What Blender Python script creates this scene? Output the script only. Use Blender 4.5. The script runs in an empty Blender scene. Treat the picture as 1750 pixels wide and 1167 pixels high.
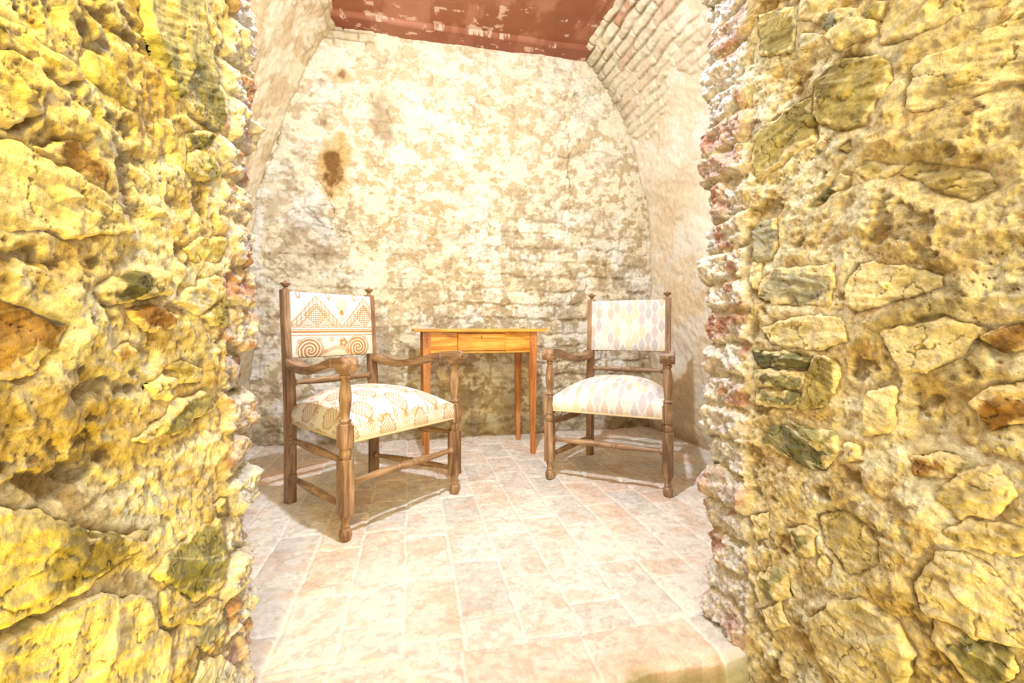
import bpy, bmesh, math, random
import numpy as np
from mathutils import Vector, Matrix
random.seed(7)
S = bpy.context.scene
COL = S.collection
F, HZ, CH = 780.0, 560.0, 0.78          # focal length (px of 1750), horizon row, eye height

# ------------------------------------------------------------------ camera
cam_d = bpy.data.cameras.new('camera'); cam = bpy.data.objects.new('camera', cam_d); COL.objects.link(cam)
cam.location = (0, 0, CH); cam.rotation_euler = (math.pi/2, 0, 0)
cam_d.sensor_width = 36; cam_d.lens = 36*F/1750; cam_d.shift_y = -(583.5-HZ)/1750; cam_d.clip_start = .02
S.camera = cam
# ------------------------------------------------------------------ world, lamps, exposure
w = bpy.data.worlds.new('world'); S.world = w; w.use_nodes = True
w.node_tree.nodes['Background'].inputs[0].default_value = (1, .95, .86, 1)
w.node_tree.nodes['Background'].inputs[1].default_value = 1.35
def lamp(name, loc, energy, color, size, kind='POINT'):
    d = bpy.data.lights.new(name, kind); d.energy = energy; d.color = color; d.shadow_soft_size = size
    o = bpy.data.objects.new(name, d); COL.objects.link(o); o.location = loc; return o
cl = lamp('chamber_lamp', (-.085, 1.22, 2.42), 84, (.78, .88, 1), .035, 'SPOT')     # over the doorway, inside the chamber, aimed down the room
cl.data.spot_size = math.radians(172); cl.data.spot_blend = .85
lamp('chamber_lamp', (-.085, 1.22, 2.42), 20, (.78, .89, 1), .035)
cl.rotation_euler = Vector((-.15, 1, -.78)).to_track_quat('-Z', 'Y').to_euler()
# yellow lamps standing by the passage walls behind the camera
for loc, en, col, aim in (((-.26, -.02, .15), 24, (1, .72, 0), (-.62, 1, .35)), ((-.26, -.02, 1.35), 26, (1, .72, 0), (-.62, 1, -.1)), ((.72, -.02, .12), 15, (1, .73, .05), (.3, 1, .5)), ((.70, -.05, 1.30), 15, (1, .75, .10), (.3, 1, -.1))):
    pl = lamp('passage_lamp', loc, en, col, .05, 'SPOT'); pl.data.spot_size = math.radians(124); pl.data.spot_blend = 1
    pl.rotation_euler = Vector(aim).to_track_quat('-Z', 'Y').to_euler()
S.view_settings.view_transform = 'Standard'; S.view_settings.look = 'None'
S.view_settings.gamma = 1; S.view_settings.use_curve_mapping = False
S.view_settings.exposure = 1.04

# ------------------------------------------------------------------ helpers
def srgb(r, g, b):
    c = np.array([r, g, b], float)/255
    return np.where(c <= .04045, c/12.92, ((c+.055)/1.055)**2.4)
def _h(i, j, k, seed):
    n = (i*374761393 + j*668265263 + k*1274126177 + seed*974634777) & 0xffffffff
    n = ((n ^ (n >> 13))*1274126177) & 0xffffffff
    n = ((n ^ (n >> 16))*2246822519) & 0xffffffff
    return ((n ^ (n >> 15)) & 0xffffff)/float(0xffffff)
def noise(x, y, z=0.0, seed=0):
    x, y, z = np.broadcast_arrays(np.asarray(x, float), np.asarray(y, float), np.asarray(z, float))
    xi, yi, zi = np.floor(x).astype(np.int64), np.floor(y).astype(np.int64), np.floor(z).astype(np.int64)
    fx, fy, fz = x-xi, y-yi, z-zi
    fx, fy, fz = [t*t*t*(t*(t*6-15)+10) for t in (fx, fy, fz)]
    r = 0
    for a in (0, 1):
        for b in (0, 1):
            for c in (0, 1):
                r = r + _h(xi+a, yi+b, zi+c, seed)*(fx if a else 1-fx)*(fy if b else 1-fy)*(fz if c else 1-fz)
    return r*2-1
def fbm(x, y, z=0.0, o=4, seed=0, gain=.5):
    r, a, f = 0, 1.0, 1.0
    for k in range(o):
        r = r + a*noise(np.asarray(x)*f, np.asarray(y)*f, np.asarray(z)*f, seed+k*17); a *= gain; f *= 2.03
    return r
def ridged(x, y, z=0.0, o=4, seed=0):
    r, a, f = 0, 1.0, 1.0
    for k in range(o):
        r = r + a*(1-np.abs(noise(np.asarray(x)*f, np.asarray(y)*f, np.asarray(z)*f, seed+k*13))*2); a *= .5; f *= 2.1
    return r
def worley(x, y, seed=0):
    """nearest and second nearest feature distance, cell id (0..1)"""
    xi, yi = np.floor(x).astype(np.int64), np.floor(y).astype(np.int64)
    d1 = np.full(x.shape, 9.); d2 = d1.copy(); cid = np.zeros(x.shape)
    for a in (-1, 0, 1):
        for b in (-1, 0, 1):
            px = xi+a+_h(xi+a, yi+b, 0, seed); py = yi+b+_h(xi+a, yi+b, 1, seed)
            d = np.hypot(px-x, py-y); c = _h(xi+a, yi+b, 2, seed)
            n = d < d1
            d2 = np.where(n, d1, np.minimum(d2, d)); cid = np.where(n, c, cid); d1 = np.where(n, d, d1)
    return d1, d2, cid
def sst(e0, e1, x):
    t = np.clip((x-e0)/(e1-e0), 0, 1); return t*t*(3-2*t)
def mix(a, b, t):
    t = np.clip(t, 0, 1)[..., None]; return a*(1-t)+b*t

def setp(o, label=None, cat=None, group=None, kind=None):
    if label: o['label'] = label
    if cat: o['category'] = cat
    if group: o['group'] = group
    if kind: o['kind'] = kind
    return o
def grid_mesh(name, P, C=None, mat=None, parent=None, keep=None, kind=None, smooth=True):
    nu, nv = P.shape[:2]
    idx = np.arange(nu*nv).reshape(nu, nv)
    q = np.stack([idx[:-1, :-1], idx[1:, :-1], idx[1:, 1:], idx[:-1, 1:]], -1).reshape(-1, 4)
    V = P.reshape(-1, 3); CC = None if C is None else C.reshape(-1, 3)
    if keep is not None:
        k = keep.reshape(-1); q = q[k[q].all(1)]
        used = np.unique(q); rm = np.full(nu*nv, -1); rm[used] = np.arange(len(used)); q = rm[q]; V = V[used]
        if CC is not None: CC = CC[used]
    me = bpy.data.meshes.new(name)
    me.vertices.add(len(V)); me.vertices.foreach_set('co', V.astype(np.float32).ravel())
    me.loops.add(len(q)*4); me.loops.foreach_set('vertex_index', q.astype(np.int32).ravel())
    me.polygons.add(len(q)); me.polygons.foreach_set('loop_start', np.arange(0, len(q)*4, 4, dtype=np.int32))
    me.polygons.foreach_set('use_smooth', np.full(len(q), smooth))
    me.update(calc_edges=True)
    if CC is not None:
        at = me.color_attributes.new('Col', 'FLOAT_COLOR', 'POINT')
        at.data.foreach_set('color', np.concatenate([np.clip(CC, 0, 1), np.ones((len(CC), 1))], 1).astype(np.float32).ravel())
    if mat: me.materials.append(mat)
    o = bpy.data.objects.new(name, me); COL.objects.link(o); o.parent = parent
    if kind: o['kind'] = kind
    return o
def bm_obj(name, bm, mat, parent=None, smooth=None):
    bmesh.ops.recalc_face_normals(bm, faces=bm.faces)
    me = bpy.data.meshes.new(name); bm.to_mesh(me); bm.free(); me.materials.append(mat)
    if smooth:
        for p in me.polygons: p.use_smooth = True
        try: me.set_sharp_from_angle(angle=math.radians(smooth))
        except Exception: pass
    o = bpy.data.objects.new(name, me); COL.objects.link(o); o.parent = parent
    return o
def add_box(bm, c, s, chamfer=0, taper=None, rot=None):
    """box centred at c with size s; taper = scale of the bottom end; chamfer bevels every edge"""
    r = bmesh.ops.create_cube(bm, size=1)['verts']
    for v in r:
        f = 1 if (taper is None or v.co.z > 0) else taper
        v.co = Vector((v.co.x*s[0]*f, v.co.y*s[1]*f, v.co.z*s[2]))
        if rot is not None: v.co = rot @ v.co
        v.co += Vector(c)
    if chamfer:
        es = list({e for v in r for e in v.link_edges})
        bmesh.ops.bevel(bm, geom=es, offset=chamfer, segments=2, profile=.6, affect='EDGES')
def add_lathe(bm, prof, base=(0, 0, 0), axis=(0, 0, 1), n=24):
    """prof = [(radius, distance along the axis)]"""
    ax = Vector(axis).normalized(); rot = Vector((0, 0, 1)).rotation_difference(ax).to_matrix()
    rings = []
    for r, h in prof:
        rings.append([bm.verts.new(rot @ Vector((r*math.cos(2*math.pi*k/n), r*math.sin(2*math.pi*k/n), h)) + Vector(base)) for k in range(n)])
    for a, b in zip(rings[:-1], rings[1:]):
        for k in range(n): bm.faces.new((a[k], a[(k+1) % n], b[(k+1) % n], b[k]))
    bm.faces.new(rings[0]); bm.faces.new(rings[-1])
def smooth_prof(pts, sub=4):
    out = []
    for i in range(len(pts)-1):
        p0, p1, p2, p3 = pts[max(i-1, 0)], pts[i], pts[i+1], pts[min(i+2, len(pts)-1)]
        for k in range(sub):
            t = k/sub
            c = [.5*(2*b+(c_-a)*t+(2*a-5*b+4*c_-d)*t*t+(-a+3*b-3*c_+d)*t**3) for a, b, c_, d in zip(p0, p1, p2, p3)]
            out.append((max(c[0], .0008), c[1]))
    out.append(pts[-1]); return out
def add_prism(bm, outline, x0, x1):
    """outline in (y,z), extruded in x"""
    a = [bm.verts.new((x0, y, z)) for y, z in outline]; b = [bm.verts.new((x1, y, z)) for y, z in outline]
    n = len(a)
    bm.faces.new(a); bm.faces.new(b[::-1])
    for i in range(n): bm.faces.new((a[i], b[i], b[(i+1) % n], a[(i+1) % n]))

# ------------------------------------------------------------------ materials
def new_mat(name):
    m = bpy.data.materials.new(name); m.use_nodes = True; nt = m.node_tree
    return m, nt, nt.nodes['Principled BSDF']
def N(nt, t, **kw):
    n = nt.nodes.new(t)
    for k, v in kw.items():
        if k in n.inputs: n.inputs[k].default_value = v
        else: setattr(n, k, v)
    return n
def rock_mat(name, scale=40, bump=.5, dist=.006, var=.25, rough=.85, pits=0.0, darkc=(.35, .25, .12)):
    m, nt, b = new_mat(name); L = nt.links.new
    at = N(nt, 'ShaderNodeAttribute', attribute_name='Col'); tc = N(nt, 'ShaderNodeTexCoord')
    n1 = N(nt, 'ShaderNodeTexNoise', Scale=scale, Detail=9, Roughness=.68); L(tc.outputs['Object'], n1.inputs['Vector'])
    r1 = N(nt, 'ShaderNodeMapRange'); L(n1.outputs['Fac'], r1.inputs['Value'])
    for k, v in zip(('From Min', 'From Max', 'To Min', 'To Max'), (.3, .7, 1-var, 1+var)): r1.inputs[k].default_value = v
    mul = N(nt, 'ShaderNodeMix', data_type='RGBA', blend_type='MULTIPLY'); mul.inputs[0].default_value = 1
    L(at.outputs['Color'], mul.inputs[6]); L(r1.outputs[0], mul.inputs[7])
    n2 = N(nt, 'ShaderNodeTexNoise', Scale=scale*3.1, Detail=6, Roughness=.7); L(tc.outputs['Object'], n2.inputs['Vector'])
    r2 = N(nt, 'ShaderNodeMapRange'); L(n2.outputs['Fac'], r2.inputs['Value'])
    for k, v in zip(('From Min', 'From Max', 'To Min', 'To Max'), (.60, .68, 0, .7)): r2.inputs[k].default_value = v
    dk = N(nt, 'ShaderNodeMix', data_type='RGBA', blend_type='MULTIPLY'); L(r2.outputs[0], dk.inputs[0])
    L(mul.outputs[2], dk.inputs[6]); dk.inputs[7].default_value = (*darkc, 1)
    L(dk.outputs[2] if pits >= 0 else mul.outputs[2], b.inputs['Base Color'])
    add = N(nt, 'ShaderNodeMath', operation='ADD'); L(n1.outputs['Fac'], add.inputs[0])
    sc = N(nt, 'ShaderNodeMath', operation='MULTIPLY'); L(n2.outputs['Fac'], sc.inputs[0]); sc.inputs[1].default_value = .45; L(sc.outputs[0], add.inputs[1])
    bp = N(nt, 'ShaderNodeBump', Strength=bump, Distance=dist); L(add.outputs[0], bp.inputs['Height']); L(bp.outputs[0], b.inputs['Normal'])
    b.inputs['Roughness'].default_value = rough; b.inputs['Specular IOR Level'].default_value = .25
    return m
def wood_mat(name, c1, c2, c3, scale=1.0, axis=2, rough=.45):
    m, nt, b = new_mat(name); L = nt.links.new
    tc = N(nt, 'ShaderNodeTexCoord'); mp = N(nt, 'ShaderNodeMapping'); L(tc.outputs['Object'], mp.inputs[0])
    s = [38*scale]*3; s[axis] = 4*scale; mp.inputs['Scale'].default_value = s
    n1 = N(nt, 'ShaderNodeTexNoise', Scale=1.0, Detail=8, Roughness=.62, Distortion=.8); L(mp.outputs[0], n1.inputs['Vector'])
    n2 = N(nt, 'ShaderNodeTexNoise', Scale=9.0, Detail=5, Roughness=.6); L(tc.outputs['Object'], n2.inputs['Vector'])
    cr = N(nt, 'ShaderNodeValToRGB'); L(n1.outputs['Fac'], cr.inputs[0])
    cr.color_ramp.elements[0].position = .36; cr.color_ramp.elements[0].color = (*c1, 1)
    cr.color_ramp.elements[1].position = .68; cr.color_ramp.elements[1].color = (*c3, 1)
    e = cr.color_ramp.elements.new(.5); e.color = (*c2, 1)
    mx = N(nt, 'ShaderNodeMix', data_type='RGBA', blend_type='SOFT_LIGHT'); mx.inputs[0].default_value = .7
    L(cr.outputs[0], mx.inputs[6]); L(n2.outputs['Fac'], mx.inputs[7]); L(mx.outputs[2], b.inputs['Base Color'])
    bp = N(nt, 'ShaderNodeBump', Strength=.25, Distance=.002); L(n1.outputs['Fac'], bp.inputs['Height']); L(bp.outputs[0], b.inputs['Normal'])
    b.inputs['Roughness'].default_value = rough
    return m
def fabric_mat(name, flat=None):
    m, nt, b = new_mat(name); L = nt.links.new; tc = N(nt, 'ShaderNodeTexCoord')
    n1 = N(nt, 'ShaderNodeTexNoise', Scale=420, Detail=3, Roughness=.6); L(tc.outputs['Object'], n1.inputs['Vector'])
    r1 = N(nt, 'ShaderNodeMapRange'); L(n1.outputs['Fac'], r1.inputs['Value'])
    for k, v in zip(('From Min', 'From Max', 'To Min', 'To Max'), (.3, .7, .86, 1.08)): r1.inputs[k].default_value = v
    mul = N(nt, 'ShaderNodeMix', data_type='RGBA', blend_type='MULTIPLY'); mul.inputs[0].default_value = 1
    if flat is None:
        at = N(nt, 'ShaderNodeAttribute', attribute_name='Col'); L(at.outputs['Color'], mul.inputs[6])
    else: mul.inputs[6].default_value = (*flat, 1)
    L(r1.outputs[0], mul.inputs[7]); L(mul.outputs[2], b.inputs['Base Color'])
    bp = N(nt, 'ShaderNodeBump', Strength=.3, Distance=.001); L(n1.outputs['Fac'], bp.inputs['Height']); L(bp.outputs[0], b.inputs['Normal'])
    b.inputs['Roughness'].default_value = .95; b.inputs['Specular IOR Level'].default_value = .15
    return m
M_rubble = rock_mat('rubble_mortar', 70, 1, .010, .42)
M_stone = rock_mat('field_stone', 42, .9, .009, .40, .72)
M_plaster = rock_mat('old_plaster', 26, .6, .008, .16, .9, darkc=(.62, .50, .32))
M_tile = rock_mat('terracotta_tile', 60, .45, .004, .14, .8, darkc=(.55, .42, .33))
M_red = rock_mat('red_painted_slab', 9, .15, .003, .10, .6, darkc=(.9, .85, .8))
M_oak = wood_mat('worn_oak', srgb(104, 74, 50), srgb(146, 112, 82), srgb(184, 150, 118), 1.0, 2)
M_oak_x = wood_mat('worn_oak_across', srgb(104, 74, 50), srgb(146, 112, 82), srgb(184, 150, 118), 1.0, 0)
M_oak_y = wood_mat('worn_oak_along', srgb(104, 74, 50), srgb(146, 112, 82), srgb(184, 150, 118), 1.0, 1)
M_pine = wood_mat('amber_pine', srgb(176, 104, 30), srgb(214, 148, 56), srgb(232, 178, 88), .8, 0, .35)
M_pine_leg = wood_mat('reddish_pine', srgb(160, 92, 44), srgb(192, 122, 64), srgb(214, 150, 88), .8, 2, .35)
M_fabric = fabric_mat('woven_fabric')
M_piping = fabric_mat('cream_piping', srgb(214, 190, 150))
M_dark, _nt, _b = new_mat('dark_iron'); _b.inputs['Base Color'].default_value = (.03, .022, .015, 1); _b.inputs['Roughness'].default_value = .6

# ------------------------------------------------------------------ room axes (the chamber is turned against the view)
PSI = math.radians(12.5); EX = np.array([math.cos(PSI), math.sin(PSI), 0]); EY = np.array([-math.sin(PSI), math.cos(PSI), 0])
V_BACK, V_FRONT = 3.26, 1.10
def room(u, v, z): return np.asarray(u)[..., None]*EX+np.asarray(v)[..., None]*EY+np.asarray(z)[..., None]*np.array([0, 0, 1.])
def back_px(x, y):
    r = (x-875)/F; d = V_BACK/(EY[1]+EY[0]*r); X = r*d
    return X*EX[0]+d*EX[1], CH-(y-HZ)*d/F
# vault section traced on the back wall, left floor -> right floor in (u, z); flat slab closes the top
left_pts = [back_px(*p) for p in ((430, 500), (433, 420), (442, 345), (462, 255), (497, 165), (530, 98), (556, 60), (577, 38))]
right_pts = [back_px(*p) for p in ((1110, 500), (1108, 420), (1103, 350), (1087, 270), (1060, 192), (1028, 140), (1004, 108), (986, 90))]
ZC = 2.83
left_sec = [(left_pts[0][0], -.03)]+left_pts; right_sec = [(right_pts[0][0], -.03)]+right_pts
UL, UR = left_pts[0][0], right_pts[0][0]
def resample(sec, n):
    sec = np.array(sec); d = np.r_[0, np.cumsum(np.hypot(*np.diff(sec, axis=0).T))]
    t = np.linspace(0, d[-1], n); x = np.interp(t, d, sec[:, 0]); z = np.interp(t, d, sec[:, 1])
    k = max(3, n//28)|1; ker = np.ones(k)/k
    xp = np.convolve(np.pad(x, k//2, mode='edge'), ker, 'valid'); zp = np.convolve(np.pad(z, k//2, mode='reflect', reflect_type='odd'), ker, 'valid')
    return xp, zp, t
CREAM, TAN, GREY, WHITE = srgb(224, 212, 186), srgb(170, 146, 108), srgb(176, 168, 154), srgb(230, 226, 216)
OCH, BROWN, GREEN = srgb(206, 168, 100), srgb(120, 84, 40), srgb(132, 128, 96)
BRICK = srgb(190, 136, 104)
def bricks(s, t, L=.26, H=.062, seed=3, warp=.006):
    """running bond: returns edge distance (m) and brick id"""
    s = s+warp*fbm(s*9, t*9, 0, 2, seed); t = t+warp*fbm(s*9, t*9, 5, 2, seed+5)
    row = np.floor(t/H).astype(np.int64); off = _h(row, row*0, 7, seed)*L
    c = np.floor((s+off)/L).astype(np.int64)
    a = (s+off)-c*L; b = t-row*H
    return np.minimum(np.minimum(a, L-a), np.minimum(b, H-b)), _h(row, c, 3, seed)

# ------------------------------------------------------------------ chamber back wall
def back_wall():
    nu, nz = 560, 560
    us = np.linspace(UL-.06, UR+.08, nu); zs = np.linspace(-.04, ZC+.02, nz)
    U, Z = np.meshgrid(us, zs, indexing='ij')
    low = sst(1.9, .9, Z+.35*fbm(U*1.3, Z*1.3, 0, 3, 2))             # the lower part shows bare masonry
    wb, wid = bricks(U, Z, .30, .105, 31, .016)
    course = sst(0, .022, wb)-1
    pl = fbm(U*3.1, Z*3.1, 0, 5, 11); fl = fbm(U*8, Z*9, 1, 5, 12, .6); rg = ridged(U*10, Z*12, 2, 4, 14)
    flake = sst(.02, .16, fl+.25*pl)                                    # islands of flaking plaster
    rtz = sst(.35, .8, U)*sst(1.6, 1.2, Z)
    h = .016*pl+.006*flake*(.6+.4*low)+.0035*rg*low+course*(.004+.011*np.clip(low*(.5+.9*rtz), 0, 1))*sst(-.4, .3, fbm(U*2, Z*2, 4, 3, 8))
    h += .003*fbm(U*30, Z*30, 0, 3, 19)
    # broken courses along the foot
    h += .02*sst(.30, .1, Z+.05*fbm(U*5, 0*Z, 0, 3, 44))*(.6+.8*fbm(U*9, Z*12, 0, 4, 45))
    # colour: cream plaster, worn tan, grey lime bloom low down
    n1 = fbm(U*4.3, Z*4.3, 3, 5, 21, .6); n2 = fbm(U*15, Z*17, 3, 5, 22, .65); n3 = fbm(U*2.1, Z*2.6, 6, 4, 23)
    n4 = fbm(U*34, Z*40, 3, 4, 28, .65); n2 = n2+.35*n4
    C = mix(CREAM, srgb(226, 212, 184), sst(-.2, .5, n3))
    midband = sst(2.75, 2.2, Z)*.5+sst(2.2, 1.5, Z)*.5
    C = mix(C, TAN*1.12, sst(.02, .30, n2*.75+.3*n1+.1*n4+.22*sst(2.9, 1.9, Z)*sst(-.75, .1, U)-.13)*.85*(.65+.35*midband))
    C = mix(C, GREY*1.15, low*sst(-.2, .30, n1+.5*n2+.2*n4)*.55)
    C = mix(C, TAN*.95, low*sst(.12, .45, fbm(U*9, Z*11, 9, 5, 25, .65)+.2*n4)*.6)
    C = mix(C, WHITE, sst(.10, .5, fbm(U*7, Z*8, 8, 5, 26, .65)-.25*n4)*(.35+.5*low))
    C = mix(C, TAN*.62, sst(-.35, -.9, course)*low*.45*sst(-.2, .5, n2+.3))
    C = mix(C, TAN*.7, sst(.85, 1.25, rg)*sst(.0, .4, n1)*.4)
    for (px, py, rx, ry, k) in ((570, 285, 15, 34, 1.), (585, 130, 9, 9, .8), (552, 210, 5, 5, .5), (630, 545, 5, 5, .4), (652, 205, 16, 30, .45), (508, 395, 24, 12, .3), (525, 430, 30, 14, .35)):
        u0, z0 = back_px(px, py); e = np.hypot((U-u0)/(rx*.0044), (Z-z0)/(ry*.0044))+.55*fbm(U*13, Z*13, 0, 4, 33, .6)
        C = mix(C, OCH*.9 if k > .6 else TAN*.8, sst(2.0, .9, e)*k*.8); C = mix(C, BROWN, sst(1.05, .35, e)*k*.95)
        h -= .012*k*sst(1.2, .3, e)
    f1 = n2*.75+.3*n1+.1*n4; f2 = fbm(U*7, Z*8, 8, 5, 26, .65)-.25*n4
    lines = np.maximum(sst(.035, .0, np.abs(f1-.16)), sst(.03, .0, np.abs(f2-.22))*.7)*sst(-.15, .35, fbm(U*5, Z*5, 2, 3, 29)+.1)
    C = mix(C, srgb(140, 112, 72), lines*.55); h -= .0025*lines
    # a slot between two courses and a few cracks
    for (pts, wd) in (([(955, 262), (968, 264), (976, 263)], .010), ([(968, 180), (955, 215), (972, 240), (975, 330), (968, 360)], .003),
                      ([(1030, 150), (1012, 165), (985, 160), (960, 200)], .0025), ([(520, 355), (555, 392), (600, 402)], .003),
                      ([(545, 300), (560, 335), (572, 362)], .003), ([(480, 190), (476, 240), (455, 300), (445, 345)], .003)):
        q = [back_px(*p) for p in pts]; dd = np.full(U.shape, 9.)
        uu = U+.02*fbm(U*14, Z*14, 0, 3, 55); zz = Z+.02*fbm(U*14, Z*14, 4, 3, 56)
        for (a, b) in zip(q[:-1], q[1:]):
            ab = np.array(b)-np.array(a); t = np.clip(((uu-a[0])*ab[0]+(zz-a[1])*ab[1])/(ab@ab), 0, 1)
            dd = np.minimum(dd, np.hypot(uu-a[0]-t*ab[0], zz-a[1]-t*ab[1]))
        C = mix(C, BROWN*.5, sst(wd*1.0, wd*.3, dd)*.6*sst(-.6,.0,fbm(U*6,Z*6,0,2,57))); h -= .012*sst(wd*2, wd*.4, dd)
    # left-over bricks under the slab at the top left
    u0, z0 = back_px(592, 62); m = sst(.06, .0, np.abs(Z-z0)-.035)*sst(.10, .02, np.abs(U-u0-.03)-.10)
    bb, bi = bricks(U, Z, .21, .058, 61, .004); h += m*(.016*sst(0, .012, bb)-.004); C = mix(C, mix(CREAM, TAN, bi), m*.5); C = mix(C, BROWN, m*sst(.006, .0, bb)*.7)
    # darker tan towards the foot of the wall
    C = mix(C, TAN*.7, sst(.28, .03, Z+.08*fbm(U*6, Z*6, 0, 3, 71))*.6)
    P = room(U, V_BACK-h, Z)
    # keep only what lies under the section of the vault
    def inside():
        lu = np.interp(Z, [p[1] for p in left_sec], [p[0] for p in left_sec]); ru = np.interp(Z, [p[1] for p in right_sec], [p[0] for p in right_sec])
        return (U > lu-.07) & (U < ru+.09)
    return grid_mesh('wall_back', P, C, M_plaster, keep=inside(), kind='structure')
back_wall()

# ------------------------------------------------------------------ chamber side walls rising into the vault
def vault(side):
    sec = left_sec if side < 0 else right_sec
    ns, nv = 430, 400
    u, z, t = resample(sec, ns)
    du, dz = np.gradient(u), np.gradient(z); l = np.hypot(du, dz); nrm = np.stack([dz/l, -du/l], -1)*(1 if side < 0 else -1)   # into the room
    vs = np.linspace(V_FRONT-.05, V_BACK+.06, nv)
    T, Vv = np.meshgrid(t, vs, indexing='ij'); U0, Z0 = np.repeat(u[:, None], nv, 1), np.repeat(z[:, None], nv, 1)
    sd = 100 if side < 0 else 200
    pl = fbm(Vv*2.4, T*2.4, 0, 5, sd); st = fbm(Vv*3+T*5, T*18-Vv*9, 3, 4, sd+3)
    h = .016*pl+.003*st+.003*fbm(Vv*24, T*24, 0, 3, sd+7)
    if side > 0:
        lo = 2.22+.22*sst(3.1, 2.3, Vv)*-1*0+.20*(3.26-Vv)*.0
        edge = (Z0-2.28)+.06*(Vv-2.7)+.16*fbm(Vv*4.2, T*4.2, 2, 4, 91)
        mask = sst(-.03, .03, edge)*sst(1.95, 2.3, Vv+.25*fbm(Vv*5, T*5, 7, 3, 92))
        bd, bid = bricks(Vv, T, .25, .066, 93, .010)
        near = sst(.40, .05, ZC-Z0)
        mort = sst(.011, .001, bd)*(.35+.65*near)*sst(-.55, .1, fbm(Vv*6, T*6, 3, 3, 94)+.6*near)
        h += mask*(.012*sst(0, .018, bd)+.008*(bid-.5)+.004*fbm(Vv*16, T*16, 0, 4, 95))-mask*.010*mort
        C = mix(srgb(236, 226, 206), srgb(222, 204, 176), sst(-.3, .5, fbm(Vv*2.4, T*3.0, 4, 5, 96)))
        C = mix(C, srgb(220, 194, 156), sst(.0, .5, fbm(Vv*1.6, T*2.0, 1, 3, 97))*.5)
        C = mix(C, WHITE, sst(.1, .5, fbm(Vv*6, T*7+Vv*2, 4, 4, 98))*.5)
        bc = mix(mix(CREAM, srgb(216, 200, 172), bid), BRICK, sst(.70, .85, bid)*(.12+.75*sst(.3, .05, ZC-Z0)))
        bc = mix(bc, CREAM, sst(.1, .4, fbm(Vv*11, T*11, 0, 4, 99))*.6)
        C = mix(C, bc, mask*.9); C = mix(C, BROWN*.8, mask*mort*.75)
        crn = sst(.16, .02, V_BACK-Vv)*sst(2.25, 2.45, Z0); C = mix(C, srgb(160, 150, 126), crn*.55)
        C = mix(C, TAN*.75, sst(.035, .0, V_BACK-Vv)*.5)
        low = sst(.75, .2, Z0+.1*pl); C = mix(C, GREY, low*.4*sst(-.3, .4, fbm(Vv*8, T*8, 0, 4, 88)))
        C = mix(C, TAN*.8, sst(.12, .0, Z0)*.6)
    else:
        C = mix(srgb(230, 216, 186), srgb(208, 186, 148), sst(-.1, .45, fbm(Vv*5+T*3, T*7-Vv*4, 4, 5, 76)))
        mask = .6*sst(-.02, .08, Z0-2.55+.14*fbm(Vv*5, T*5, 0, 3, 77))*sst(2.4, 2.8, Vv+.2*fbm(Vv*5, T*5, 0, 3, 78))
        bd, bid = bricks(Vv, T, .22, .06, 79, .012)
        h += mask*(.010*sst(0, .018, bd)+.008*fbm(Vv*14, T*14, 0, 4, 75)); C = mix(C, TAN, mask*.35); C = mix(C, BROWN, mask*sst(.010, .0, bd)*.5)
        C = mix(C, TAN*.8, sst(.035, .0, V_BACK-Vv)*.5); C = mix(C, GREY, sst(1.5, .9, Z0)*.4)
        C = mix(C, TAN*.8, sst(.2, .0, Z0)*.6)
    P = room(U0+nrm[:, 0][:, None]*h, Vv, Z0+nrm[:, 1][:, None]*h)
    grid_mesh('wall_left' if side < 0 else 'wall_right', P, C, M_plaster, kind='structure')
vault(-1); vault(1)

# ------------------------------------------------------------------ red slab closing the vault
def ceiling():
    uL, uR = left_pts[-1][0]-.10, right_pts[-1][0]+.06
    nu, nv = 260, 240
    U, Vv = np.meshgrid(np.linspace(uL, uR, nu), np.linspace(V_FRONT-.05, V_BACK+.04, nv), indexing='ij')
    beam = sst(.135, .125, V_BACK-Vv-.025*fbm(U*3, 0*U, 0, 2, 5)*.3)
    h = .003*fbm(U*5, Vv*5, 0, 4, 301)+.030*beam
    C = mix(srgb(150, 92, 66), srgb(164, 108, 82), sst(-.4, .5, fbm(U*1.6, Vv*1.6, 0, 4, 302)))
    lime = sst(.1, .7, fbm(U*5, Vv*2.0, 3, 5, 303, .62)); C = mix(C, srgb(206, 150, 128), lime*.35)
    spl = sst(.84, .94, fbm(U*12, Vv*20, 5, 5, 304, .6)+.34*sst(.34, .12, V_BACK-Vv)-.12)
    C = mix(C, srgb(226, 200, 184), spl*.7); C = mix(C, srgb(142, 84, 68), beam*.5*(1-spl))
    P = room(U, Vv, ZC-h)
    grid_mesh('ceiling', P, C, M_red, kind='structure')
ceiling()

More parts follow.
